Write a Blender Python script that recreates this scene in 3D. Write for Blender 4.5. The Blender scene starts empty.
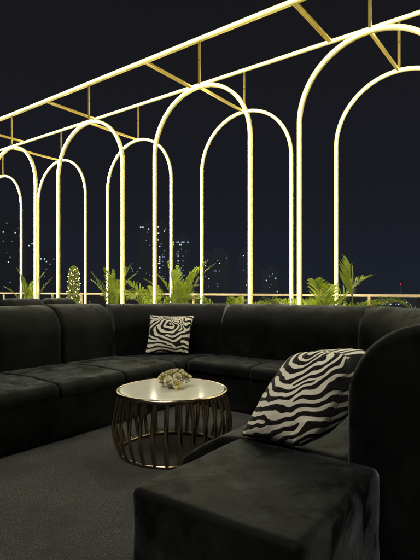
import bpy, bmesh, math, random
from mathutils import Vector, Matrix, noise
random.seed(7)
PI = math.pi
S = bpy.context.scene

# ---------------------------------------------------------------- camera, sky, light, exposure
cam_d = bpy.data.cameras.new('camera')
cam = bpy.data.objects.new('camera', cam_d)
S.collection.objects.link(cam)
cam.location = (0, 0, 1.2)
cam.rotation_euler = (math.radians(90), 0, 0)
cam_d.sensor_fit = 'VERTICAL'
cam_d.sensor_height = 36
cam_d.lens = 36 * 472 / 560
cam_d.shift_y = 10.5 / 560
cam_d.clip_start = 0.05
cam_d.clip_end = 9000
S.camera = cam

w = bpy.data.worlds.new('World'); S.world = w; w.use_nodes = True
nt = w.node_tree; nt.nodes.clear()
wo = nt.nodes.new('ShaderNodeOutputWorld'); bg = nt.nodes.new('ShaderNodeBackground')
tc = nt.nodes.new('ShaderNodeTexCoord'); sx = nt.nodes.new('ShaderNodeSeparateXYZ')
cr = nt.nodes.new('ShaderNodeValToRGB')
nt.links.new(tc.outputs['Generated'], sx.inputs[0]); nt.links.new(sx.outputs['Z'], cr.inputs[0])
e = cr.color_ramp.elements
e[0].position = 0.0; e[0].color = (0.0112, 0.0145, 0.0225, 1)
e[1].position = 0.6; e[1].color = (0.0088, 0.0086, 0.0100, 1)
e2 = e.new(0.22); e2.color = (0.0102, 0.0110, 0.0155, 1)
nt.links.new(cr.outputs[0], bg.inputs[0]); bg.inputs[1].default_value = 1.0
nt.links.new(bg.outputs[0], wo.inputs[0])

fill_light_d = bpy.data.lights.new('fill_light', 'SUN'); fill_light = bpy.data.objects.new('fill_light', fill_light_d)
S.collection.objects.link(fill_light)
fill_light_d.energy = 1.6; fill_light_d.angle = math.radians(35); fill_light_d.color = (1.0, 0.94, 0.80)  # soft warm fill added at night, standing in for unseen venue lighting
fill_light.rotation_euler = (math.radians(30), 0, math.radians(-35))

S.view_settings.view_transform = 'Standard'; S.view_settings.look = 'None'
S.view_settings.exposure = 0.0; S.view_settings.gamma = 1.0
S.view_settings.use_curve_mapping = False
S.render.engine = 'CYCLES'
S.cycles.use_denoising = True
S.cycles.max_bounces = 6
S.cycles.sample_clamp_indirect = 4.0
S.cycles.caustics_reflective = False; S.cycles.caustics_refractive = False

# ---------------------------------------------------------------- terrace frame: u runs towards the arches, v runs along them
TH = math.atan2(.803, .596)
CT, ST = math.cos(TH), math.sin(TH)
def W(u, v, z=0.0): return Vector((CT*u - ST*v, ST*u + CT*v, z))

def lk(o): S.collection.objects.link(o); return o
def root(name, label, cat, u, v, z=0.0, group=None, rot=0.0, kind=None):
    o = lk(bpy.data.objects.new(name, None)); o.location = W(u, v, z)
    o.rotation_euler = (0, 0, TH + rot); o.empty_display_size = .1
    o['label'] = label; o['category'] = cat
    if group: o['group'] = group
    if kind: o['kind'] = kind
    return o
def obj(name, bm, m, parent=None, smooth=True):
    me = bpy.data.meshes.new(name); bm.normal_update(); bm.to_mesh(me); bm.free()
    if smooth:
        for p in me.polygons: p.use_smooth = len(p.vertices) < 12
    if m: me.materials.append(m)
    o = lk(bpy.data.objects.new(name, me))
    if parent: o.parent = parent
    return o
def tag(o, label, cat, group=None):
    o['label'] = label; o['category'] = cat
    if group: o['group'] = group
    return o
def dup(r, u, v, z=0.0, label=None, group=None, rot=0.0):
    c = lk(r.copy()); c.location = W(u, v, z); c.rotation_euler = (0, 0, TH + rot)
    if label: c['label'] = label
    if group: c['group'] = group
    for ch in list(r.children):
        k = lk(ch.copy()); k.parent = c
        for g in ch.children:
            q = lk(g.copy()); q.parent = k
    return c

# ---------------------------------------------------------------- materials
def mat(name, col=(.5, .5, .5), rough=.5, metal=0.0, **kw):
    m = bpy.data.materials.new(name); m.use_nodes = True
    b = m.node_tree.nodes['Principled BSDF']
    b.inputs['Base Color'].default_value = (*col, 1); b.inputs['Roughness'].default_value = rough
    b.inputs['Metallic'].default_value = metal
    for k, v in kw.items(): b.inputs[k.replace('_', ' ')].default_value = v
    return m
def N(m, t): return m.node_tree.nodes.new(t)
def L(m, a, b): m.node_tree.links.new(a, b)
def noisef(m, scale, detail=3, rough=.55, dist=0.0, coord='Object'):
    t = N(m, 'ShaderNodeTexCoord'); n = N(m, 'ShaderNodeTexNoise')
    n.inputs['Scale'].default_value = scale; n.inputs['Detail'].default_value = detail
    n.inputs['Roughness'].default_value = rough; n.inputs['Distortion'].default_value = dist
    L(m, t.outputs[coord], n.inputs['Vector']); return n
def ramp(m, src, stops):
    r = N(m, 'ShaderNodeValToRGB'); L(m, src, r.inputs[0]); e = r.color_ramp.elements
    e[0].position, e[0].color = stops[0][0], (*stops[0][1], 1)
    e[1].position, e[1].color = stops[-1][0], (*stops[-1][1], 1)
    for p, c in stops[1:-1]: x = e.new(p); x.color = (*c, 1)
    return r
def bump(m, src, strength, dist):
    b = N(m, 'ShaderNodeBump'); b.inputs['Strength'].default_value = strength; b.inputs['Distance'].default_value = dist
    L(m, src, b.inputs['Height']); return b

def velvet(name, base=.0036, sheen=.35):
    m = mat(name, (base,)*3, .62)
    b = m.node_tree.nodes['Principled BSDF']
    b.inputs['Specular IOR Level'].default_value = .12
    n = noisef(m, 3.2, 5, .6, .4); r = ramp(m, n.outputs[0], [(.36, (base*.55,)*3), (.5, (base,)*3), (.66, (base*2.0, base*2.05, base*1.95))])
    L(m, r.outputs[0], b.inputs['Base Color'])
    n2 = noisef(m, 4.8, 6, .66, .35); r2 = ramp(m, n2.outputs[0], [(.40, (sheen*.10,)*3), (.48, (sheen*.8,)*3), (.58, (sheen*1.1,)*3), (.68, (sheen*2.1,)*3)])
    L(m, r2.outputs[0], b.inputs['Sheen Weight'])
    b.inputs['Sheen Roughness'].default_value = .38
    b.inputs['Sheen Tint'].default_value = (.80, .93, .98, 1)
    n3 = noisef(m, 420, 2); n4 = noisef(m, 9, 3, .5, .8)
    ad = N(m, 'ShaderNodeMath'); ad.operation = 'MULTIPLY_ADD'; L(m, n4.outputs[0], ad.inputs[0]); ad.inputs[1].default_value = 6; L(m, n3.outputs[0], ad.inputs[2])
    bp = bump(m, ad.outputs[0], .35, .0022); L(m, bp.outputs[0], b.inputs['Normal'])
    return m
VEL = velvet('black_velvet')
PIPE = mat('black_piping', (.006, .006, .006), .6, Sheen_Weight=.22, Sheen_Roughness=.4)

CARPET = mat('dark_carpet', (.03, .03, .025), .95)
b = CARPET.node_tree.nodes['Principled BSDF']
n1 = noisef(CARPET, 112, 3, .95); n2 = noisef(CARPET, 2.2, 4, .6, .6)
r1 = ramp(CARPET, n1.outputs[0], [(.43, (.001, .001, .001)), (.5, (.0095, .0098, .0078)), (.57, (.078, .079, .066)), (.64, (.16, .162, .135))])
r2 = ramp(CARPET, n2.outputs[0], [(.36, (.42, .42, .42)), (.64, (1.55, 1.52, 1.45))])
mx = N(CARPET, 'ShaderNodeMix'); mx.data_type = 'RGBA'; mx.blend_type = 'MULTIPLY'; mx.inputs[0].default_value = 1
L(CARPET, r1.outputs[0], mx.inputs[6]); L(CARPET, r2.outputs[0], mx.inputs[7]); L(CARPET, mx.outputs[2], b.inputs['Base Color'])
bp = bump(CARPET, n1.outputs[0], 1.0, .009); L(CARPET, bp.outputs[0], b.inputs['Normal'])
b.inputs['Sheen Weight'].default_value = .2; b.inputs['Specular IOR Level'].default_value = .1

GOLD = mat('brushed_gold', (.90, .68, .18), .42, .35)
n1 = noisef(GOLD, 14, 4); r1 = ramp(GOLD, n1.outputs[0], [(.35, (.26,)*3), (.7, (.46,)*3)])
L(GOLD, r1.outputs[0], GOLD.node_tree.nodes['Principled BSDF'].inputs['Roughness'])
RAIL = mat('champagne_metal', (.80, .60, .40), .45, .2)
LED = bpy.data.materials.new('led_neon'); LED.use_nodes = True
b = LED.node_tree.nodes['Principled BSDF']
b.inputs['Base Color'].default_value = (.8, .8, .7, 1)
b.inputs['Emission Color'].default_value = (1.0, .94, .66, 1); b.inputs['Emission Strength'].default_value = 46.0

GLOWY = bpy.data.materials.new('led_halo_rim'); GLOWY.use_nodes = True
b = GLOWY.node_tree.nodes['Principled BSDF']
b.inputs['Base Color'].default_value = (.22, .19, .06, 1)
b.inputs['Emission Color'].default_value = (1.0, .95, .36, 1); b.inputs['Emission Strength'].default_value = .72  # tube side wall with yellow emission imitating the halo and lit gold

BRONZE = mat('black_nickel', (.55, .44, .31), .17, 1.0)
n1 = noisef(BRONZE, 25, 3); r1 = ramp(BRONZE, n1.outputs[0], [(.3, (.10,)*3), (.7, (.27,)*3)])
L(BRONZE, r1.outputs[0], BRONZE.node_tree.nodes['Principled BSDF'].inputs['Roughness'])
MARBLE = mat('cream_glass_top', (.74, .72, .58), .14, Coat_Weight=.3, Coat_Roughness=.03)
n1 = noisef(MARBLE, 3.5, 7, .65, 2.0); r1 = ramp(MARBLE, n1.outputs[0], [(.35, (.80, .78, .66)), (.5, (.86, .84, .72)), (.7, (.88, .87, .77))])
L(MARBLE, r1.outputs[0], MARBLE.node_tree.nodes['Principled BSDF'].inputs['Base Color'])

def leafmat(name, a, bcol, sub=.0):
    m = mat(name, a, .42); n = noisef(m, 9, 3)
    r = ramp(m, n.outputs[0], [(.35, a), (.65, bcol)]); b = m.node_tree.nodes['Principled BSDF']
    L(m, r.outputs[0], b.inputs['Base Color'])
    tr = N(m, 'ShaderNodeBsdfTranslucent'); L(m, r.outputs[0], tr.inputs[0])
    ms = N(m, 'ShaderNodeMixShader'); ms.inputs[0].default_value = .35
    L(m, b.outputs[0], ms.inputs[1]); L(m, tr.outputs[0], ms.inputs[2])
    L(m, ms.outputs[0], m.node_tree.nodes['Material Output'].inputs[0]); return m
LEAF = leafmat('palm_leaf', (.19, .28, .02), (.38, .45, .04))
LEAFD = leafmat('shrub_leaf', (.14, .20, .03), (.28, .32, .05))
STEM = mat('palm_stem', (.16, .17, .05), .5)
POT = mat('dark_pot', (.03, .028, .026), .5)
SOIL = mat('soil', (.03, .02, .012), .95)
BULB = mat('fairy_bulb', (.8, .7, .4), .4); b = BULB.node_tree.nodes['Principled BSDF']
b.inputs['Emission Color'].default_value = (1, .82, .42, 1); b.inputs['Emission Strength'].default_value = 14

def zebra(name):
    m = mat(name, (.6, .5, .4), .8); b = m.node_tree.nodes['Principled BSDF']
    at = N(m, 'ShaderNodeAttribute'); at.attribute_name = 'stripe'
    n = noisef(m, 160, 3); ad = N(m, 'ShaderNodeMath'); ad.operation = 'MULTIPLY_ADD'
    L(m, n.outputs[0], ad.inputs[0]); ad.inputs[1].default_value = .10; L(m, at.outputs['Fac'], ad.inputs[2])
    r = ramp(m, ad.outputs[0], [(.50, (.010, .009, .008)), (.60, (.93, .87, .72))])
    L(m, r.outputs[0], b.inputs['Base Color'])
    n2 = noisef(m, 500, 2); bp = bump(m, n2.outputs[0], .4, .0015); L(m, bp.outputs[0], b.inputs['Normal'])
    b.inputs['Sheen Weight'].default_value = .15; b.inputs['Specular IOR Level'].default_value = .2
    return m
ZEB = zebra('zebra_print')

# ---------------------------------------------------------------- mesh helpers
def box(bm, c, s, rot=None):
    r = bmesh.ops.create_cube(bm, size=1.0)
    M = Matrix.Translation(c) @ (rot or Matrix.Identity(4)) @ Matrix.Diagonal((*s, 1))
    bmesh.ops.transform(bm, matrix=M, verts=r['verts']); return r['verts']
def beam(bm, a, b, wd, ht, side=Vector((0, 0, 1))):
    """box bar from a to b; wd across, ht along `side`"""
    a, b = Vector(a), Vector(b); t = (b-a).normalized(); x = t.cross(side).normalized(); y = x.cross(t).normalized()
    vs = []
    for p in (a, b):
        for i, j in ((-1, -1), (1, -1), (1, 1), (-1, 1)):
            vs.append(bm.verts.new(p + x*i*wd/2 + y*j*ht/2))
    for k in range(4): bm.faces.new((vs[k], vs[(k+1) % 4], vs[4+(k+1) % 4], vs[4+k]))
    bm.faces.new(vs[3::-1]); bm.faces.new(vs[4:])
def tube(bm, pts, rad, seg=8, closed=False):
    rings = []; n = len(pts); pts = [Vector(p) for p in pts]; up0 = None
    for i, p in enumerate(pts):
        if closed: t = pts[(i+1) % n] - pts[i-1]
        else: t = pts[min(i+1, n-1)] - pts[max(i-1, 0)]
        t.normalize()
        if up0 is None: up0 = Vector((0, 0, 1)) if abs(t.z) < .9 else Vector((1, 0, 0))
        x = t.cross(up0).normalized(); y = x.cross(t).normalized(); up0 = y
        r = rad(i/(n-1)) if callable(rad) else rad
        rings.append([bm.verts.new(p + (x*math.cos(a) + y*math.sin(a))*r) for a in [2*PI*k/seg for k in range(seg)]])
    m = n if closed else n-1
    for i in range(m):
        A, B = rings[i], rings[(i+1) % n]
        for k in range(seg): bm.faces.new((A[k], A[(k+1) % seg], B[(k+1) % seg], B[k]))
    if not closed: bm.faces.new(rings[0][::-1]); bm.faces.new(rings[-1])
def ribbon_frame(bm, pts, nrm, w_in, w_out, d0, d1):
    """rectangular section following pts; nrm(i)=outward in-plane normal; depth d0..d1 along +x"""
    rings = []
    for i, p in enumerate(pts):
        o = nrm[i]; ex = Vector((1, 0, 0))
        rings.append([bm.verts.new(p + o*a + ex*d) for a, d in ((-w_in, d0), (w_out, d0), (w_out, d1), (-w_in, d1))])
    for A, B in zip(rings, rings[1:]):
        for k in range(4): bm.faces.new((A[k], A[(k+1) % 4], B[(k+1) % 4], B[k]))
    bm.faces.new(rings[0][::-1]); bm.faces.new(rings[-1])
def lathe(bm, prof, seg=48, cap=True):
    rings = [[bm.verts.new((r*math.cos(2*PI*k/seg), r*math.sin(2*PI*k/seg), z)) for k in range(seg)] for r, z in prof]
    for A, B in zip(rings, rings[1:]):
        for k in range(seg): bm.faces.new((A[k], A[(k+1) % seg], B[(k+1) % seg], B[k]))
    if cap: bm.faces.new(rings[0][::-1]); bm.faces.new(rings[-1])

def roundpoly(pts, step=.035):
    """pts: (x, y, r) CCW -> dense rounded closed outline"""
    out = []; n = len(pts); segs = []
    for i in range(n):
        p = Vector(pts[i][:2]); a = Vector(pts[i-1][:2]); c = Vector(pts[(i+1) % n][:2]); r = pts[i][2]
        d1 = (a-p).normalized(); d2 = (c-p).normalized()
        ang = d1.angle(d2); t = r / math.tan(ang/2) if r > 0 else 0
        q_ = pts[(i+1) % n][2]; p_ = pts[i-1][2]
        t = min(t, (a-p).length*max(.2, .98*r/(r+p_+1e-9)), (c-p).length*max(.2, .98*r/(r+q_+1e-9)))
        r = t*math.tan(ang/2)
        p1 = p + d1*t; p2 = p + d2*t
        if r <= 1e-6: segs.append([p]); continue
        cen = p + (d1+d2).normalized() * (r/math.sin(ang/2))
        k = max(4, int(r*(PI-ang)/.014)); a1 = math.atan2((p1-cen).y, (p1-cen).x); a2 = math.atan2((p2-cen).y, (p2-cen).x)
        da = (a2-a1+PI) % (2*PI) - PI
        segs.append([cen + Vector((math.cos(a1+da*j/k), math.sin(a1+da*j/k)))*r for j in range(k+1)])
    for i in range(n):
        out += segs[i]; p, q = segs[i][-1], segs[(i+1) % n][0]; l = (q-p).length; k = int(l/step)
        for j in range(1, k): out.append(p.lerp(q, j/k))
    res = []
    for p in out:
        if not res or (p-res[-1]).length > 1e-4: res.append(p)
    if (res[0]-res[-1]).length < 1e-4: res.pop()
    return res
def polynormals(P):
    n = len(P); out = []
    for i in range(n):
        t = (P[(i+1) % n]-P[i-1]).normalized(); out.append(Vector((t.y, -t.x)))
    return out
def soften(bm, amp, scale=3.0, seed=0.0, crease=0.0, lo=0.0):
    bm.normal_update()
    for v in bm.verts:
        if v.co.z < lo: continue
        p = v.co*scale + Vector((seed, seed*.7, seed*1.3))
        d = noise.noise(p)*amp + noise.noise(p*2.9)*amp*.35
        if crease:
            q = noise.noise(Vector((p.x*1.7, p.y*.6, p.z))*1.6 + Vector((9, 3, seed)))
            d -= crease*math.exp(-(q/.07)**2)
        v.co += v.normal*d
def sweep(path, prof, r_end=.05, out=1, amp=.004, seed=0.0, step=.04, crease=0.0):
    """path: (u,v) list; prof CCW outline (q,z), q measured along the outward normal"""
    P = [Vector(p) for p in path]; cum = [0]
    for a, b in zip(P, P[1:]): cum.append(cum[-1]+(b-a).length)
    T = cum[-1]
    def at(s):
        for i in range(len(P)-1):
            if s <= cum[i+1] or i == len(P)-2:
                f = (s-cum[i])/(cum[i+1]-cum[i]); return P[i].lerp(P[i+1], f)
    st = [r_end*(1-math.cos(PI/2*k/7)) for k in range(8)]
    n = max(2, int((T-2*r_end)/step)); st += [r_end+(T-2*r_end)*k/n for k in range(1, n)]
    st += [T-r_end*(1-math.cos(PI/2*k/7)) for k in range(7, -1, -1)]
    nr = polynormals(prof); bm = bmesh.new(); rings = []
    for s in st:
        e = min(s, T-s); ins = r_end-math.sqrt(max(0, r_end**2-(r_end-e)**2)) if e < r_end else 0
        h = .02; t = (at(min(T, s+h))-at(max(0, s-h))).normalized(); nn = Vector((-t.y, t.x))*out; c = at(s)
        rings.append([bm.verts.new((c.x+nn.x*(p.x-m.x*ins), c.y+nn.y*(p.x-m.x*ins), p.y-m.y*ins)) for p, m in zip(prof, nr)])
    k = len(prof)
    for A, B in zip(rings, rings[1:]):
        for i in range(k): bm.faces.new((A[i], A[(i+1) % k], B[(i+1) % k], B[i]))
    bmesh.ops.recalc_face_normals(bm, faces=bm.faces); soften(bm, amp, 3.2, seed, crease)
    for R, fl in ((rings[0], 1), (rings[-1], 0)):
        bm.faces.new(R[::-1] if fl else R)
    bmesh.ops.recalc_face_normals(bm, faces=bm.faces); return bm
def cushion(outl, z0, z1, r_top=.07, r_bot=.02, crown=.012, amp=.004, seed=0.0, crease=0.0, step=.035):
    """rounded slab on a CCW outline of (u,v,r)"""
    P = roundpoly(outl, step); nr = polynormals(P); k = len(P); bm = bmesh.new(); rings = []
    lv = [(z0 + r_bot*(1-math.cos(a)), r_bot*(1-math.sin(a))) for a in [PI/2*j/3 for j in range(4)]]
    nz = max(1, int((z1-r_top-z0-r_bot)/.05)); lv += [(z0+r_bot+(z1-r_top-z0-r_bot)*j/nz, 0) for j in range(1, nz)]
    lv += [(z1-r_top*(1-math.sin(a)), r_top*(1-math.cos(a))) for a in [PI/2*j/8 for j in range(9)]]
    for z, ins in lv: rings.append([bm.verts.new((p.x-m.x*ins, p.y-m.y*ins, z)) for p, m in zip(P, nr)])
    cen = sum((v.co for v in rings[-1]), Vector())/k
    last = rings[-1]; lastc = [v.co.copy() for v in last]
    for j in range(1, 22):
        f = 1-j/22; rings.append([bm.verts.new(cen.lerp(c, f)+Vector((0, 0, crown*(1-f*f)))) for c in lastc])
    for A, B in zip(rings, rings[1:]):
        for i in range(k): bm.faces.new((A[i], A[(i+1) % k], B[(i+1) % k], B[i]))
    cv = bm.verts.new(cen+Vector((0, 0, crown)))
    for i in range(k): bm.faces.new((rings[-1][i], rings[-1][(i+1) % k], cv))
    bm.faces.new(rings[0][::-1])
    bmesh.ops.recalc_face_normals(bm, faces=bm.faces); soften(bm, amp, 4.0, seed, crease); return bm

# ---------------------------------------------------------------- setting
bm = bmesh.new()
vs = [bm.verts.new(W(u, v, 0)) for u, v in ((-7, -9), (7.6, -9), (7.6, 22), (-7, 22))]; bm.faces.new(vs)
o = obj('carpet_floor', bm, CARPET, smooth=False); o['kind'] = 'structure'
bm = bmesh.new()
vs = [W(u, v) for u, v in ((-7.02, -9.02), (7.62, -9.02), (7.62, 22.02), (-7.02, 22.02))]
top = [bm.verts.new((p.x, p.y, -.006)) for p in vs]; bot = [bm.verts.new((p.x, p.y, -.5)) for p in vs]
bm.faces.new(top); bm.faces.new(bot[::-1])
for i in range(4): bm.faces.new((top[i], bot[i], bot[(i+1) % 4], top[(i+1) % 4]))
o = obj('terrace_slab', bm, mat('concrete', (.2, .2, .19), .8), smooth=False); o['kind'] = 'structure'
CITYG = mat('night_city_ground', (.006, .007, .01), .95)
n1 = noisef(CITYG, .02, 4); r1 = ramp(CITYG, n1.outputs[0], [(.4, (.004, .005, .007)), (.7, (.012, .013, .018))])
L(CITYG, r1.outputs[0], CITYG.node_tree.nodes['Principled BSDF'].inputs['Base Color'])
bm = bmesh.new(); q = 7000
bm.faces.new([bm.verts.new(p) for p in ((-q, -q, -62), (q, -q, -62), (q, q, -62), (-q, q, -62))])
o = obj('city_ground', bm, CITYG, smooth=False); o['kind'] = 'structure'

# ---------------------------------------------------------------- pergola of lit arches
UF, UB = 5.15, 6.31
CEN = [1.67 + 2.36*k for k in range(-2, 6)]
HW, ZTOP, ZBEAM = .835, 4.03, 4.69
V0, V1 = CEN[0]-1.6, CEN[-1]+1.6
def arch_pts(hw, ztop):
    pts, nr = [], []; r = hw; zs = ztop-r
    for z in (0, zs*.5): pts.append(Vector((0, -r, z))); nr.append(Vector((0, -1, 0)))
    for j in range(41):
        a = PI - PI*j/40; pts.append(Vector((0, r*math.cos(a), zs+r*math.sin(a)))); nr.append(Vector((0, math.cos(a), math.sin(a))))
    for z in (zs*.5, 0): pts.append(Vector((0, r, z))); nr.append(Vector((0, 1, 0)))
    return pts, nr
def make_arch(u=UF, dep=.046):
    r = root('lit_arch', 'x', 'light arch', u, CEN[0])
    pts, nr = arch_pts(HW, ZTOP)
    bm = bmesh.new(); ribbon_frame(bm, pts, nr, .024, .024, .0225, dep); obj('frame', bm, GOLD, r, False)
    bm = bmesh.new(); ribbon_frame(bm, pts, nr, .0235, .0235, -.002, .022); obj('halo_rim', bm, GLOWY, r, False)  # glowing rim added for the yellow halo beside the strip
    bm = bmesh.new(); ribbon_frame(bm, pts, nr, .0058, .0058, -.010, -.0022); obj('led_strip', bm, LED, r, False)
    bm = bmesh.new(); ribbon_frame(bm, pts, nr, .005, .005, dep+.0005, dep+.006); obj('led_strip', bm, LED, r, False)
    bm = bmesh.new(); beam(bm, (.032, 0, ZTOP+.024), (.032, 0, ZBEAM-.027), .032, .018, Vector((1, 0, 0))); obj('hanger', bm, GOLD, r, False)
    for sgn in (-1, 1):
        bm = bmesh.new(); box(bm, (.025, sgn*HW, .006), (.12, .11, .012)); obj('foot_plate', bm, GOLD, r, False)
    return r
labF = ['glowing front row arch beyond the right edge, farthest right of all', 'glowing front row arch just past the right edge of the view',
        'largest glowing front arch at far right, its top touching the back beam', 'tall glowing front arch standing directly behind the small zebra pillow',
        'glowing front arch with the conical fairy-light shrub at its left leg', 'glowing front arch at the left edge with only its right leg in view',
        'glowing front row arch outside the left edge', 'glowing front row arch farthest outside the left edge']
labB = ['glowing back row arch beyond the right edge, farthest right', 'glowing back row arch just past the right edge of the view',
        'glowing back row arch at far right whose left leg rises beside the fan palm', 'glowing back row arch whose left leg rises between the bushy palms and low palm',
        'glowing back row arch framing the bushy palm and city tower lights', 'small glowing back row arch between the left front arches, shrub inside',
        'smallest glowing back row arch cut by the left edge', 'glowing back row arch farthest outside the left edge']
arch0 = make_arch()
archB = make_arch(UB, .034)
for row, (uu, labs, g) in enumerate(((UF, labF, 'front row of neon arches'), (UB, labB, 'back row of neon arches'))):
    for i, c in enumerate(CEN):
        a0 = archB if row else arch0
        if i == 0: a0['label'] = labs[0]; a0['group'] = g
        else: dup(a0, uu, c, 0, labs[i], g)
def make_beam(u, lab, dep=.036, hh=.051):
    r = root('top_beam', lab, 'beam', u, V0, ZBEAM, 'long lit beams over the arches')
    ln = V1-V0
    bm = bmesh.new(); beam(bm, (.0223+dep/2, 0, 0), (.0223+dep/2, ln, 0), dep, hh); obj('frame', bm, GOLD, r, False)
    bm = bmesh.new(); beam(bm, (.010, 0.0, 0), (.010, ln, 0), .024, .047); obj('halo_rim', bm, GLOWY, r, False)  # same glowing halo rim, added along the beam
    bm = bmesh.new(); beam(bm, (-.0062, 0, 0), (-.0062, ln, 0), .008, .0116); obj('led_strip', bm, LED, r, False)
make_beam(UF, 'upper glowing beam along the top of the front arches')
make_beam(UB, 'lower looking glowing beam along the top of the back arches', .016, .049)
bv = [0.08, 2.58, 5.08, 7.60, 10.1, 12.6]
blab = ['gold cross bar between the two beams outside the right edge', 'gold cross bar joining both beams at top right of the view',
        'gold cross bar joining both beams above the tall middle arch left leg', 'gold cross bar joining both beams over the left arches',
        'short gold cross bar joining both beams at the left edge', 'gold cross bar between the two beams outside the left edge']
bm0 = None
for k, v in enumerate(bv):
    bm = bmesh.new(); beam(bm, (.059, 0, 0), (UB-UF-.0085, 0, 0), .04, .03)
    beam(bm, (.0585, .028, .0), (UB-UF-.0085, .028, .0), .012, .045)
    o = obj('cross_bar', bm, GOLD, None, False); o.location = W(UF, v, ZBEAM); o.rotation_euler = (0, 0, TH)
    tag(o, blab[k], 'cross bar', 'cross bars between the beams')
alab = ['gold tie bar between arch tops, farthest outside the right edge', 'gold tie bar between arch tops just outside the right edge',
        'steep gold tie bar linking the two arch tops at far right', 'gold tie bar linking the tops of the two middle arches',
        'gold tie bar linking arch tops above the conical shrub', 'gold tie bar linking arch tops at the left edge',
        'gold tie bar between arch tops just outside the left edge', 'gold tie bar between arch tops farthest outside the left edge']
for k, v in enumerate(CEN):
    bm = bmesh.new(); beam(bm, (.059, 0, 0), (UB-UF-.0085, 0, 0), .03, .035)
    o = obj('tie_bar', bm, GOLD, None, False); o.location = W(UF, v, ZTOP+.001); o.rotation_euler = (0, 0, TH)
    tag(o, alab[k], 'tie bar', 'tie bars between arch tops')

# ---------------------------------------------------------------- railing
UR = 6.75
rl = root('railing', 'thin champagne metal railing behind the plants at the terrace edge', 'railing', UR, 0)
bm = bmesh.new(); beam(bm, (0, -8.5, 1.13), (0, 21.5, 1.13), .05, .035); obj('top_rail', bm, RAIL, rl, False)
for k in range(28):
    v = -7.4+k*1.065
    bm = bmesh.new(); box(bm, (0, v, .556), (.04, .03, 1.112)); obj('post', bm, RAIL, rl, False)
GL = mat('rail_glass', (.9, .95, .95), .02, Transmission_Weight=1.0, IOR=1.1)
bm = bmesh.new(); box(bm, (.03, 6.5, .52), (.01, 30, .9)); obj('glass_panel', bm, GL, rl, False)

# ---------------------------------------------------------------- sofas
def back_prof(h=1.045, t=.44, ri=.30, z0=.04):
    return roundpoly([(.0, z0, .02), (t, z0, .02), (t, h, .08), (.0, h, ri)])
def seat_prof(depth, ztop=.465, z0=.345, rf=.065, rear=.03):
    # q from front lip (0) outward to the backrest (depth)
    return roundpoly([(0, z0, .03), (depth, z0, .02), (depth, ztop-.005, rear), (depth*.45, ztop+.012, .3), (0, ztop-.004, rf)])
def base_prof(depth, h=.34): return roundpoly([(.03, .02, .01), (depth, .02, .01), (depth, h, .01), (.03, h, .015)], .08)

def line(a, b, n=2): return [tuple(Vector(a).lerp(Vector(b), k/(n-1))) for k in range(n)]
def sofa(name, label, o, ubounds, axis, inner, front, outward, group, backs=None, seatp=None, h=1.045, seed=0, re=.04, bt=.44, ri=.29):
    """straight run; axis 'u' or 'v'; inner = backrest face, front = seat lip, in the other coordinate"""
    r = root(name, label, 'sofa', o[0], o[1], 0, group)
    depth = abs(inner-front)
    def P(t, c): return (t-o[0], c-o[1]) if axis == 'u' else (c-o[0], t-o[1])
    def osign(): # orientation of outward for sweep normal (-ty, tx)
        t = Vector(P(1, 0))-Vector(P(0, 0)); nn = Vector((-t.y, t.x)); want = Vector(P(0, outward))-Vector(P(0, 0))
        return 1 if nn.dot(want) > 0 else -1
    sg = osign()
    for k, (a, b) in enumerate(zip(ubounds, ubounds[1:])):
        a, b = min(a, b)+.003, max(a, b)-.003
        obj('seat_cushion', sweep([P(a, front), P(b, front)], seatp or seat_prof(depth-.005), .028, sg, .005, seed+k*3.1, crease=.004), VEL, r)
    lo, hi = min(ubounds), max(ubounds)
    if not seatp: obj('base', sweep([P(lo+.01, front), P(hi-.01, front)], base_prof(depth-.01), .02, sg, .001, seed), VEL, r)
    bb = backs or ubounds
    for k, (a, b) in enumerate(zip(bb, bb[1:])):
        a, b = min(a, b)+.002, max(a, b)-.002
        obj('backrest', sweep([P(a, inner), P(b, inner)], back_prof(h+.003*math.sin(k*2.3+seed), bt, ri), re, sg, .005, seed+k*5.3), VEL, r)
    return r
G = 'black velvet sectional sofa pieces'
sofa('sofa', 'long black velvet sofa run along the left with seams between its rounded backs', (2.3, 3.6), [.89, 1.59, 2.29, 2.99, 3.69], 'u', 4.10, 3.17, 1, G, seed=1)
sofa('sofa', 'black velvet sofa run behind the table, backing onto the palms', (4.2, 2.4), [1.56, 2.40, 3.162], 'v', 4.48, 3.85, 1, G, seed=12, re=.006, backs=[1.56, 3.162])
fseat = roundpoly([(.0, .02, .03), (.955, .02, .02), (.955, .462, .03), (.50, .474, .25), (.30, .452, .15), (.13, .35, .12), (.0, .25, .10)])
sofa('sofa', 'foreground black velvet sofa with tall rounded backrest holding the large zebra pillow', (2.8, 1.2), [1.995, 2.85, 3.69], 'u', .75, 1.71, -1, G, seatp=fseat, seed=23, h=1.072, bt=.60, ri=.36, re=.04)

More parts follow.
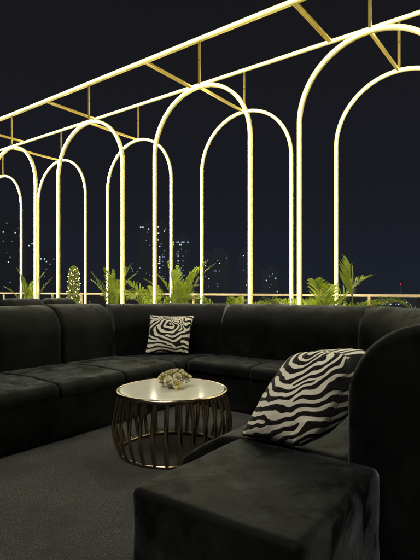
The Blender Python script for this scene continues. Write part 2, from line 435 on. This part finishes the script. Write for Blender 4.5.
def bez(a, c, b, n=16): return [tuple(Vector(a)*(1-t)**2+Vector(c)*2*t*(1-t)+Vector(b)*t*t) for t in [k/n for k in range(n+1)]]
def corner(label, o, p0, pc, p1, seat, out, seed):
    r = root('corner_sofa', label, 'sofa', o[0], o[1], 0, G)
    loc = lambda p: (p[0]-o[0], p[1]-o[1])
    path = bez(loc(p0), loc(pc), loc(p1), 20)
    obj('seat_cushion', cushion([(p[0]-o[0], p[1]-o[1], p[2]) for p in seat], .345, .462, .055, .02, .012, .004, seed, .004), VEL, r)
    obj('base', cushion([(p[0]-o[0], p[1]-o[1], p[2]) for p in seat], .02, .34, .01, .01, 0, .001, seed), VEL, r)
    # two halves meeting at a seam on the diagonal
    m = len(path)//2
    for q in (path,):
        obj('backrest', sweep(q, back_prof(1.04, .36), .006, out, .005, seed+len(q)), VEL, r)
    return r
corner('black velvet corner piece in the far left corner under the small zebra pillow', (4.0, 3.6), (3.70, 4.10), (4.26, 3.88), (4.48, 3.16),
       [(3.695, 3.175, .06), (4.44, 3.175, .03), (4.44, 3.30, .03), (4.22, 3.66, .08), (3.80, 3.98, .05), (3.695, 4.03, .03)], 1, 31)
corner('black velvet corner piece at far right between back sofa and foreground backrest', (4.0, 1.1), (3.70, .74), (4.30, .95), (4.48, 1.55),
       [(3.695, .80, .03), (3.85, .83, .05), (4.25, 1.05, .1), (4.44, 1.42, .05), (4.44, 1.545, .03), (3.85, 1.545, .02), (3.695, 1.62, .03)], -1, 44)

ot = root('ottoman', 'large black velvet ottoman block filling the foreground, pushed against the sofa', 'ottoman', 1.61, .94, 0, G)
obj('body', cushion([(-.385, -.35, .038), (.37, -.35, .038), (.37, .345, .038), (-.385, .345, .038)], .02, .474, .032, .02, .005, .005, 3.3, .0), VEL, ot)
# neighbouring booth at far left
nb = root('booth_sofa', 'low black sofa back of the next booth peeking over the left sofa', 'sofa', 4.2, 6.1)
for a, b in ((-.62, .02), (.03, .60)):
    obj('backrest', sweep([(a, 0), (b, 0)], back_prof(1.085, .35, .2), .12, 1, .006, 5+a), VEL, nb)
obj('seat', sweep([(-.6, -.7), (.6, -.7)], seat_prof(.69, .46, .04), .03, 1, .004, 7), VEL, nb)
nc = root('tub_chair', 'dark high-backed tub chair at the left edge beyond the left sofa', 'armchair', 2.75, 6.1)
arc = [(.43*math.cos(a), .43*math.sin(a)) for a in [-.15*PI + 1.3*PI*k/20 for k in range(21)]]
bmn = sweep(arc, roundpoly([(-.12, .04, .02), (.0, .04, .02), (.0, 1.27, .055), (-.12, 1.27, .055)]), .11, -1, .006, 3)
obj('backrest', bmn, VEL, nc)
obj('seat', cushion([(-.3, -.38, .12), (.3, -.38, .12), (.3, .26, .12), (-.3, .26, .12)], .06, .46, .06, .02, .015, .004, 2), VEL, nc)

# ---------------------------------------------------------------- pillows
def pillow(name, label, C, T, field, n=150, pull=.07, flip=1, back=None, cuts=(0, 0, 0, 0), bow=0.0):
    """C = four world corners BL, BR, TR, TL"""
    BL, BR, TR, TL = [Vector(c) for c in C]; cen = (BL+BR+TR+TL)/4
    nrm = ((BR-BL).cross(TL-BL)).normalized()*flip
    r = lk(bpy.data.objects.new(name, None)); r.location = cen
    bm = bmesh.new(); lay = bm.verts.layers.float.new('stripe')
    def PT(a, b):
        aa = a*(1-pull*(1-b*b)*abs(a)**1.5); bb = b*(1-pull*(1-a*a)*abs(b)**1.5)
        if a > 0: aa += bow*(1-b*b)*a**3
        c = cuts[(0 if a < 0 else 1) if b < 0 else (3 if a < 0 else 2)]*(abs(a)*abs(b))**5
        aa *= 1-c; bb *= 1-c
        return BL*(1-aa)*(1-bb)/4+BR*(1+aa)*(1-bb)/4+TR*(1+aa)*(1+bb)/4+TL*(1-aa)*(1+bb)/4
    nbk = Vector(back) if back else -nrm*T
    sides = []
    for sd in (1, -1):
        g = []
        for j in range(n+1):
            row = []
            for i in range(n+1):
                # denser sampling is uniform; a,b in -1..1
                a, b = 2*i/n-1, 2*j/n-1
                edge = (i in (0, n) or j in (0, n))
                if sd == -1 and edge: row.append(sides[0][j][i]); continue
                p = PT(a, b)
                f = (max(0, 1-a**2)*max(0, 1-b**2))
                t = T*(f**(.40 if sd > 0 else .33))*(1+.10*noise.noise(Vector((a*1.3, b*1.3, sd*2))))
                # puckers running in from the edges
                ed = math.exp(-(1-max(abs(a), abs(b)))/.16)
                t *= 1-.28*ed*abs(noise.noise(Vector((a*5+sd, b*5, 4.2))))
                t += .006*noise.noise(Vector((a*2.6, b*2.6, 7+sd)))*(1 if f > .02 else 0)
                v = bm.verts.new(p-cen+(nrm*t if sd > 0 else nbk*(t/T))); v[lay] = field(a*sd if False else a, b) if sd == 1 else field(-a*.9+.1, b*.95)
                row.append(v)
            g.append(row)
        sides.append(g)
        for j in range(n):
            for i in range(n):
                q = (g[j][i], g[j][i+1], g[j+1][i+1], g[j+1][i])
                bm.faces.new(q if sd*flip > 0 else q[::-1])
    cover = obj('cover', bm, ZEB, r)
    # seam cord round the edge
    g = sides
    bm = bmesh.new(); pts = []
    def E(a, b):
        return PT(a, b)-cen
    for k in range(30): pts.append(E(-1+2*k/30, -1))
    for k in range(30): pts.append(E(1, -1+2*k/30))
    for k in range(30): pts.append(E(1-2*k/30, 1))
    for k in range(30): pts.append(E(-1, 1-2*k/30))
    tube(bm, pts, .0018, 5, True); obj('seam', bm, mat('seam_cord', (.05, .045, .04), .9), r)
    r['label'] = label; r['category'] = 'pillow'; r['group'] = 'zebra print pillows'
    return r
def fieldA(a, b):
    w1 = noise.noise(Vector((a*1.4+3, b*1.4, .5))); w2 = noise.noise(Vector((a*3.1, b*3.1+5, 1.5)))
    x = a+.34+.10*w2-.25*b; y = (b-.90)
    x = x/1.35 if x < 0 else x/.98
    r = math.sqrt(x*x+y*y)
    ph = r*31+2.6*w1+1.8*w2+.7*noise.noise(Vector((a*7, b*7, 6)))-1.2
    for (p, q, s) in ((-.62, -.2, 1), (.30, -.25, -1), (-.25, -.70, 1), (.55, .25, 1), (-.75, .30, -1), (.6, -.6, 1), (.05, .1, -1)):
        ph += s*math.atan2(b-q, a-p)
    edge = max(0, abs(a)-.62)*1.1
    duty = -.16-edge*.9+.7*noise.noise(Vector((a*1.9+8, b*1.9, 3.3)))
    return .55+.5*(math.sin(ph)+duty)
def fieldB(a, b):
    w1 = noise.noise(Vector((a*1.5+13, b*1.5, 2.5))); w2 = noise.noise(Vector((a*3.1, b*3.1+2, 4.5)))
    x = a+.14+.30*w1+.12*w2; y = b-.50+.16*w2
    yy = y/1.45 if y < 0 else y/.62
    r = math.sqrt((x/(1.3+2.4*max(0, -y)))**2+yy*yy)
    ph = r*44+3.4*w1+2.2*w2+1.1*noise.noise(Vector((a*6, b*6, 2)))
    for (p, q, s) in ((-.5, -.35, 1), (.45, .1, -1), (-.65, .3, -1), (.2, -.7, 1), (-.15, -.15, -1), (.6, -.45, -1)):
        ph += s*math.atan2(b-q, a-p)
    return .55+.5*(math.sin(ph)-.05+.4*noise.noise(Vector((a*2+4, b*2, 8))))
pillow('pillow', 'large zebra striped pillow leaning on the foreground sofa beside its tall backrest',
       [(.160, 2.345, .480), (.452, 2.14, .478), (.672, 2.21, .905), (.425, 2.42, .880)], .125, fieldA, 210, .01, 1, (.27, .11, .06), (.0, .14, .12, .14), .20)
pillow('pillow', 'small zebra striped pillow standing in the far left corner of the sofa',
       [(-.735, 5.33, .475), (-.245, 5.33, .475), (-.185, 5.50, .905), (-.70, 5.50, .915)], .085, fieldB, 120)

# ---------------------------------------------------------------- coffee table and flowers
TU, TV = .596*-.287+.803*3.56, .803*.287+.595*3.56
tb = root('coffee_table', 'round cream topped coffee table on a bulging cage of dark metal bars', 'table', TU, TV)
HT = .46
bm = bmesh.new(); lathe(bm, [(.01, HT-.012), (.385, HT-.012), (.392, HT-.008), (.394, HT+.002), (.390, HT+.006), (.3875, HT+.0064), (.384, HT+.0064), (.01, HT+.0064)], 96); obj('table_top', bm, MARBLE, tb)
bm = bmesh.new(); tube(bm, [(.408*math.cos(2*PI*k/96), .408*math.sin(2*PI*k/96), HT-.008) for k in range(96)], .0145, 10, True); obj('top_ring', bm, BRONZE, tb)
bm = bmesh.new(); tube(bm, [(.392*math.cos(2*PI*k/96), .392*math.sin(2*PI*k/96), .012) for k in range(96)], .011, 10, True); obj('base_ring', bm, BRONZE, tb)
NB = 30; barme = None
for k in range(NB):
    if barme is None:
        bm = bmesh.new(); rings = []
        for j in range(25):
            t = j/24; z = .014+(HT-.036)*t; rr = .392+.046*math.sin(PI*t**.9)+(.402-.392)*t
            wd, dp = .0165, .0095
            rings.append([bm.verts.new((rr+dp*math.cos(a), wd*math.sin(a), z)) for a in [2*PI*i/10 for i in range(10)]])
        for A, B in zip(rings, rings[1:]):
            for i in range(10): bm.faces.new((A[i], A[(i+1) % 10], B[(i+1) % 10], B[i]))
        o = obj('bar', bm, BRONZE, tb); barme = o
    else:
        o = lk(barme.copy()); o.parent = tb
    o.rotation_euler = (0, 0, 2*PI*k/NB)

fl = root('flower_arrangement', 'small posy of cream flowers in the middle of the round table', 'flowers', TU+.03, TV+.0, HT+.006)
PETAL = mat('petal', (.93, .88, .62), .6, Subsurface_Weight=.1); PETALY = mat('petal_yellow', (.85, .76, .36), .6)
HEART = mat('flower_heart', (.55, .42, .12), .8)
VASE = mat('posy_bowl', (.5, .48, .4), .3)
bm = bmesh.new(); lathe(bm, [(.03, 0), (.045, .006), (.048, .016), (.04, .022)], 24); obj('bowl', bm, VASE, fl)
def blossom(sz, petals=9):
    bm = bmesh.new()
    for ring, (n, rr, lift) in enumerate(((petals, 1.0, .15), (petals-2, .68, .55), (4, .38, .8))):
        for k in range(n):
            a = 2*PI*k/n+ring*.4+random.uniform(-.1, .1); M = Matrix.Rotation(a, 3, 'Z'); L_ = sz*rr*random.uniform(.9, 1.1); wv = sz*.36*rr**.5
            c = []
            for t, ww in ((.1, .35), (.4, .95), (.75, 1.0), (1.0, .45)):
                zz = sz*(lift*t*t+.12*ring+.1*math.sin(t*3))
                for s_ in (-1, 0, 1): c.append(bm.verts.new(M @ Vector((L_*t, s_*wv*ww, zz+(abs(s_)*.10*sz)))))
            for j in range(3):
                for s_ in (0, 1): bm.faces.new((c[j*3+s_], c[j*3+s_+1], c[j*3+s_+4], c[j*3+s_+3]))
    return bm
random.seed(11)
for k in range(46):
    th = 2*PI*random.random(); ph = math.acos(random.uniform(.0, 1)**.8) if k > 0 else 0
    R = Vector((math.sin(ph)*math.cos(th)*.088, math.sin(ph)*math.sin(th)*.088, .020+math.cos(ph)*.066))
    nrm = Vector((R.x, R.y, (R.z-.015)*1.4)).normalized()
    o = obj('blossom', blossom(random.uniform(.019, .030)), PETALY if random.random() < .22 else PETAL, fl)
    o.location = R; o.rotation_euler = nrm.to_track_quat('Z', 'Y').to_euler()
bm = bmesh.new()
for k in range(150):
    th = 2*PI*random.random(); ph = math.acos(random.uniform(-.05, 1)); d = Vector((math.sin(ph)*math.cos(th), math.sin(ph)*math.sin(th), math.cos(ph)*.75))
    p = d*random.uniform(.06, .088)+Vector((0, 0, .032)); q = p+d*random.uniform(.015, .03)+Vector((0, 0, random.uniform(-.008, .008)))
    x = d.cross(Vector((random.random(), random.random(), 1))).normalized()*.006; m_ = (p+q)/2
    bm.faces.new([bm.verts.new(v) for v in (p, m_+x, q, m_-x)])
o = obj('foliage', bm, leafmat('posy_leaf', (.09, .12, .03), (.2, .22, .07)), fl, False)

fl.scale = (1.22, 1.22, 1.22)
# ---------------------------------------------------------------- plants
def frond(bmL, bmS, base, az, L_, el0, droop, nl=27, lw=.009, ll=.27, fold=.62):
    pts = []; p = Vector(base); el = el0
    st = 26
    for k in range(st+1):
        pts.append(p.copy()); d = Vector((math.cos(az)*math.cos(el), math.sin(az)*math.cos(el), math.sin(el)))
        p = p+d*L_/st; el -= droop/st*(.4+1.4*k/st)
    tube(bmS, pts, lambda t: .0065*(1-.8*t)+.001, 5)
    side = Vector((-math.sin(az), math.cos(az), 0))
    for k in range(nl):
        t = .26+.74*k/(nl-1); i = min(st-1, int(t*st)); c = pts[i].lerp(pts[i+1], t*st-i); tg = (pts[i+1]-pts[i]).normalized()
        up = side.cross(tg).normalized()*-1
        if up.z < 0: up = -up
        l = ll*math.sin(PI*(.18+.76*(t-.26)/.74))**.7*random.uniform(.88, 1.1)
        for s_ in (-1, 1):
            d = (tg*(.55+.5*t)+side*s_*fold*random.uniform(.85, 1.1)+up*random.uniform(.15, .5)).normalized()
            w_ = d.cross(up).normalized()*lw*random.uniform(.8, 1.15)
            q0, q1, q2 = c, c+d*l*.45, c+d*l*.8+Vector((0, 0, -l*.10)); q3 = c+d*l+Vector((0, 0, -l*.28))
            v = [bmL.verts.new(x) for x in (q0-w_*.4, q0+w_*.4, q1+w_, q1-w_, q2+w_*.7, q2-w_*.7, q3)]
            bmL.faces.new((v[0], v[1], v[2], v[3])); bmL.faces.new((v[3], v[2], v[4], v[5])); bmL.faces.new((v[5], v[4], v[6]))
def palm(label, u, v, fr, seed, pot_r=.17, z0=.42, group='potted palms behind the sofa', lw=.009, ll=.24):
    random.seed(seed); r = root('potted_palm', label, 'plant', u, v, 0, group)
    bm = bmesh.new(); lathe(bm, [(pot_r*.72, 0), (pot_r*.78, .02), (pot_r, .40), (pot_r*1.06, .40), (pot_r*1.06, .44), (pot_r*.9, .44), (pot_r*.88, .40)], 28, True); obj('pot', bm, POT, r)
    for (az, L_, el, dr) in fr:
        bl, bs = bmesh.new(), bmesh.new(); b0 = (random.uniform(-.05, .05), random.uniform(-.05, .05), z0)
        frond(bl, bs, b0, math.radians(az), L_, math.radians(el), math.radians(dr), ll=ll*random.uniform(.9, 1.1), lw=lw)
        f = obj('frond', bl, LEAF, r, False); obj('stem', bs, STEM, f)
    return r
def rf(n, L0, L1, e0, e1, d0, d1, seed):
    random.seed(seed); return [(360*k/n+random.uniform(-18, 18), random.uniform(L0, L1), random.uniform(e0, e1), random.uniform(d0, d1)) for k in range(n)]
UP = 5.72
palm('small potted palm by the left edge, seen between the first arch legs', UP, 9.0, rf(8, 1.0, 1.3, 76, 88, 25, 60, 1), 1, ll=.15)
palm('upright potted palm inside the arch right of the conical shrub', UP, 6.38, rf(10, 1.0, 1.3, 80, 89, 22, 55, 2), 2, ll=.14)
palm('bushy potted palm spilling over the sofa behind the small zebra pillow', UP, 5.36, rf(13, 1.05, 1.38, 64, 86, 50, 115, 3), 3, ll=.28, lw=.010)
palm('tall feathery palm just right of the bushy one, before the city lights', UP+.05, 4.86, rf(10, 1.05, 1.38, 76, 89, 20, 50, 5), 5, ll=.19)
palm('low spreading palm barely rising above the middle of the back sofa', UP, 3.92, rf(14, .95, 1.15, 58, 80, 70, 120, 6), 6, ll=.2)
palm('tall palm with an upright fan frond right of the last lit leg', UP, 2.42, rf(19, .95, 1.25, 54, 84, 50, 105, 8), 8, ll=.30)
palm('low palm at the right edge in front of the railing', UP, 1.12, rf(10, .85, 1.0, 62, 84, 60, 100, 9), 9, ll=.18)
# folded young fan leaf of the right palm
fan = root('young_palm', 'single young palm leaf, folded like a fan, beside the right palm', 'plant', UP-.25, 2.02)
random.seed(21)
bm = bmesh.new(); tube(bm, [(0, 0, .30), (.01, -.03, .8), (.0, -.06, 1.22), (.0, -.05, 1.5)], .007, 6); obj('stem', bm, STEM, fan)
bm = bmesh.new()
for k in range(17):
    t = k/16; c = Vector((0, -.055+.03*t, 1.12+.38*t)); l = .36*(1-.5*t)*random.uniform(.9, 1.1)
    for s_ in (1, -1):
        ll_ = l*(1.0 if s_ > 0 else .28); d = Vector((random.uniform(-.1, .3), s_*random.uniform(.5, .62), .85+(.2 if s_ < 0 else 0))).normalized(); w_ = Vector((.003, -.005, .0085))
        q1 = c+d*ll_*.6; q2 = c+d*ll_
        v = [bm.verts.new(x) for x in (c-w_*.5, c+w_*.5, q1+w_, q1-w_, q2)]
        bm.faces.new(v[:4]); bm.faces.new((v[3], v[2], v[4]))
obj('leaf', bm, LEAF, fan, False)
bm = bmesh.new(); lathe(bm, [(.08, 0), (.1, .3), (.11, .3), (.11, .33), (.09, .33)], 20); obj('pot', bm, POT, fan)

# conical shrub with fairy lights
tp = root('conical_shrub', 'narrow conical clipped shrub standing between two lit arch legs', 'shrub', UP, 7.5)
random.seed(5)
bm = bmesh.new(); lathe(bm, [(.12, 0), (.13, .02), (.16, .36), (.17, .36), (.17, .4), (.14, .4)], 24); obj('pot', bm, POT, tp)
bm = bmesh.new(); tube(bm, [(0, 0, .36), (0, 0, 1.5)], lambda t: .02*(1-.8*t)+.002, 6); obj('trunk', bm, STEM, tp)
bm = bmesh.new()
def conr(z): return .155*(1-max(0, (z-.45))/1.28*.45)*(1 if z < 1.5 else math.sqrt(max(0, 1-((z-1.5)/.18)**2)))
for k in range(5200):
    z = random.uniform(.42, 1.68); a = random.uniform(0, 2*PI); rr = conr(z)*math.sqrt(random.uniform(.35, 1.1))+.008*noise.noise(Vector((a*2, z*9, 0)))*3
    c = Vector((rr*math.cos(a), rr*math.sin(a), z)); n_ = Vector((random.gauss(0, 1), random.gauss(0, 1), random.gauss(0, 1))).normalized()
    x = n_.orthogonal().normalized()*random.uniform(.008, .014); y = n_.cross(x).normalized()*random.uniform(.005, .008)
    bm.faces.new([bm.verts.new(p) for p in (c-x, c+y, c+x, c-y)])
obj('crown', bm, LEAFD, tp, False)
fy = root('fairy_lights', 'warm fairy lights wound up around the conical shrub', 'string lights', UP, 7.5, 0)
bm = bmesh.new(); hp = []
for k in range(300):
    t = k/299; z = .5+1.15*t; a = t*2*PI*11; rr = conr(z)*1.02+.006; hp.append(Vector((rr*math.cos(a), rr*math.sin(a), z)))
tube(bm, hp, .0015, 4); obj('wire', bm, POT, fy)
bulb0 = None
for k in range(96):
    if bulb0 is None:
        bm = bmesh.new(); bmesh.ops.create_icosphere(bm, subdivisions=1, radius=.006); bulb0 = obj('bulb', bm, BULB, fy); o = bulb0
    else: o = lk(bulb0.copy()); o.parent = fy
    p = hp[max(0, min(299, int(k*3.1+random.uniform(-1.5, 1.5))))]; o.location = p+Vector((p.x, p.y, 0))*random.uniform(-.12, .08)+Vector((0, 0, random.uniform(-.03, .03)))

# ---------------------------------------------------------------- city at night
def WIN(name, c, s):
    m = mat(name, (.1, .1, .1), .5); b = m.node_tree.nodes['Principled BSDF']
    b.inputs['Emission Color'].default_value = (*c, 1); b.inputs['Emission Strength'].default_value = s; return m
WW = [WIN('window_cool', (.62, .82, 1), 1.3), WIN('window_warm', (1, .78, .5), 1.0), WIN('window_dim', (.5, .68, .95), .32), WIN('window_red', (1, .03, .05), 1.2)]
BW = mat('night_facade', (.02, .024, .034), .8)
tcn = N(BW, 'ShaderNodeTexCoord'); bk = N(BW, 'ShaderNodeTexBrick'); mp = N(BW, 'ShaderNodeMapping'); mp.inputs['Rotation'].default_value = (PI/2, 0, 0)
L(BW, tcn.outputs['Object'], mp.inputs[0]); L(BW, mp.outputs[0], bk.inputs[0])
bk.offset = 0; bk.inputs['Scale'].default_value = 1; bk.inputs['Brick Width'].default_value = 2.2; bk.inputs['Row Height'].default_value = 3.2; bk.inputs['Mortar Size'].default_value = .5
bk.inputs['Color1'].default_value = (.036, .050, .080, 1); bk.inputs['Color2'].default_value = (.042, .056, .088, 1); bk.inputs['Mortar'].default_value = (.042, .056, .088, 1)
L(BW, bk.outputs[0], BW.node_tree.nodes['Principled BSDF'].inputs['Base Color'])
F = 472.0
def tower(label, x0, x1, ytop, Y, dots, steps=()):
    X0, X1 = (x0-210)/F*Y, (x1-210)/F*Y; zt = 1.2+(290.5-ytop)/F*Y; cx = (X0+X1)/2; dp = max(14, (X1-X0)*.8)
    r = lk(bpy.data.objects.new('tower_block', None)); r.location = (cx, Y, -62); r['label'] = label; r['category'] = 'building'; r['group'] = 'city buildings beyond the terrace'; r.rotation_euler = (0, 0, -math.atan2(cx, Y))
    H = zt+62; wd = X1-X0
    bm = bmesh.new(); box(bm, (0, dp/2, H/2), (wd, dp, H)); obj('wall', bm, BW, r, False)
    bm = bmesh.new(); box(bm, (0, dp/2, H+.6), (wd*.92, dp*.92, 1.2)); box(bm, (wd*.1, dp/2, H+2.6), (wd*.35, dp*.35, 2.8)); obj('roof', bm, BW, r, False)
    seen = set()
    for d in dots:
        px, py, mi = d[:3]; sw = d[3] if len(d) > 3 else 1.0
        gx = round(((px-210)/F*Y-cx)/1.1)*1.1; gz = round((1.2+(290.5-py)/F*Y+62)/1.6)*1.6
        gx = max(-wd/2+.6, min(wd/2-.6, gx)); gz = min(gz, H-.8)
        if (round(gx, 1), round(gz, 1)) in seen: continue
        seen.add((round(gx, 1), round(gz, 1)))
        bm = bmesh.new(); box(bm, (gx, -.08, gz), (.72*sw*Y/330, .2, .72*Y/330)); o = obj('window', bm, WW[mi], r, False)
def scat(x0, x1, y0, y1, n, seed, mi=2):
    random.seed(seed); n = int(n*.42); return [(random.uniform(x0, x1), random.uniform(y0, y1), mi if random.random() < .7 else random.choice((0, 1, 2)), random.choice((.6, 1))) for _ in range(n)]
tower('dark tower at the left edge with scattered white windows', -12, 22, 219, 330,
      [(6, 223, 2), (3, 232, 0), (13.7, 233, 0), (19.6, 233.7, 0), (19.6, 250, 0), (20, 254.6, 2), (9, 257, 2), (8.5, 263, 0), (4, 240.6, 2), (9.6, 283.5, 2)]+scat(-8, 20, 225, 285, 14, 1))
tower('slim dark tower between the first two lit legs on the left', 27, 40, 228, 380, [(37, 230, 0), (29, 246, 0)]+scat(28, 39, 235, 288, 7, 2))
tower('dark tower with three bright white windows close together', 40.5, 56, 254, 300, [(41.8, 259, 0), (45, 258, 0), (45.8, 262.5, 0), (53, 258.6, 2), (46.6, 270, 2)]+scat(42, 55, 262, 288, 6, 3))
tower('faint tower left of the bushy palm with dim windows', 129, 141, 266, 420, scat(130, 140, 268, 288, 16, 4))
tower('distant tower with a short dotted row of lights near its top', 139, 151.5, 224, 460, [(140.4, 227, 0), (143.5, 228, 0), (149, 229, 0), (148, 232.6, 2), (146, 240, 2)]+scat(140, 151, 240, 285, 8, 5))
tower('slender tower with a bright vertical column of windows', 155.5, 167, 225, 350,
      [(158, 227, 0), (163.6, 231, 0), (159, 234, 0), (159, 239, 0), (160.5, 247, 0), (165, 229, 2), (160.5, 257, 0), (160.5, 259.5, 0), (160.5, 262, 0), (160.5, 264.5, 0), (160.5, 267, 0), (162.5, 258, 2), (162.5, 262, 2), (162.5, 266, 2), (160.5, 272, 2), (160.5, 276, 2)]+scat(156, 166, 232, 288, 26, 6))
tower('wide tower crowned by a row of lights above the palm fronds', 169.5, 190, 239.5, 320,
      [(171+k*2.4, 241.5+.4*(k % 2), 0 if k % 2 else 2) for k in range(8)]+[(174, 245, 0), (179, 244, 0), (182, 245, 0), (178, 252, 2)]+[(177.5, 254+k*3.2, 0 if k % 3 else 2) for k in range(9)]+[(183, 257+k*4.4, 2) for k in range(6)]+scat(171, 189, 248, 288, 30, 7))
tower('low dark building with a lit window frame above the low palm', 203, 229, 254, 290, [(205.7, 264, 2), (220, 264, 0), (218.5, 261, 2), (226.6, 257.5, 2), (213.5, 270, 2), (216.5, 270, 2), (206, 275, 2), (209.6, 278, 0), (218, 286, 2)]+scat(204, 228, 258, 288, 10, 8))
tower('narrow dark tower touching the tall middle lit leg with two lights', 239, 248, 253, 360, [(243, 255, 0), (246, 286, 1)]+scat(240, 247, 260, 288, 3, 9))
tower('small dark block with a cluster of white lights near the two close legs', 261, 278, 271, 340, [(267, 280, 0), (269, 276.6, 2), (273, 274.5, 2), (275, 278.4, 0), (283, 291, 1)]+scat(262, 277, 275, 300, 5, 10))
tower('low wide building under the railing at right with a row of white lights', 362, 414, 297, 420,
      [(371, 304, 1), (383, 303.7, 0), (386, 304, 2), (391, 303.7, 0), (398, 303.7, 0), (405, 303, 0), (376, 300, 2), (409, 304, 2)]+scat(364, 413, 299, 306, 8, 11))
mt = lk(bpy.data.objects.new('radio_mast', None)); mt.location = (190.5/F*520, 520, -62); mt['label'] = 'thin mast with a single red beacon in the sky at right'; mt['category'] = 'mast'
zb = 62+1.2+5.5/F*520
bm = bmesh.new(); tube(bm, [(0, 0, 0), (0, 0, zb)], lambda t: .5*(1-.6*t), 6); obj('pole', bm, BW, mt)
bm = bmesh.new(); bmesh.ops.create_icosphere(bm, subdivisions=2, radius=.75); bmesh.ops.translate(bm, verts=bm.verts, vec=(0, 0, zb+.7)); obj('beacon', bm, WW[3], mt)
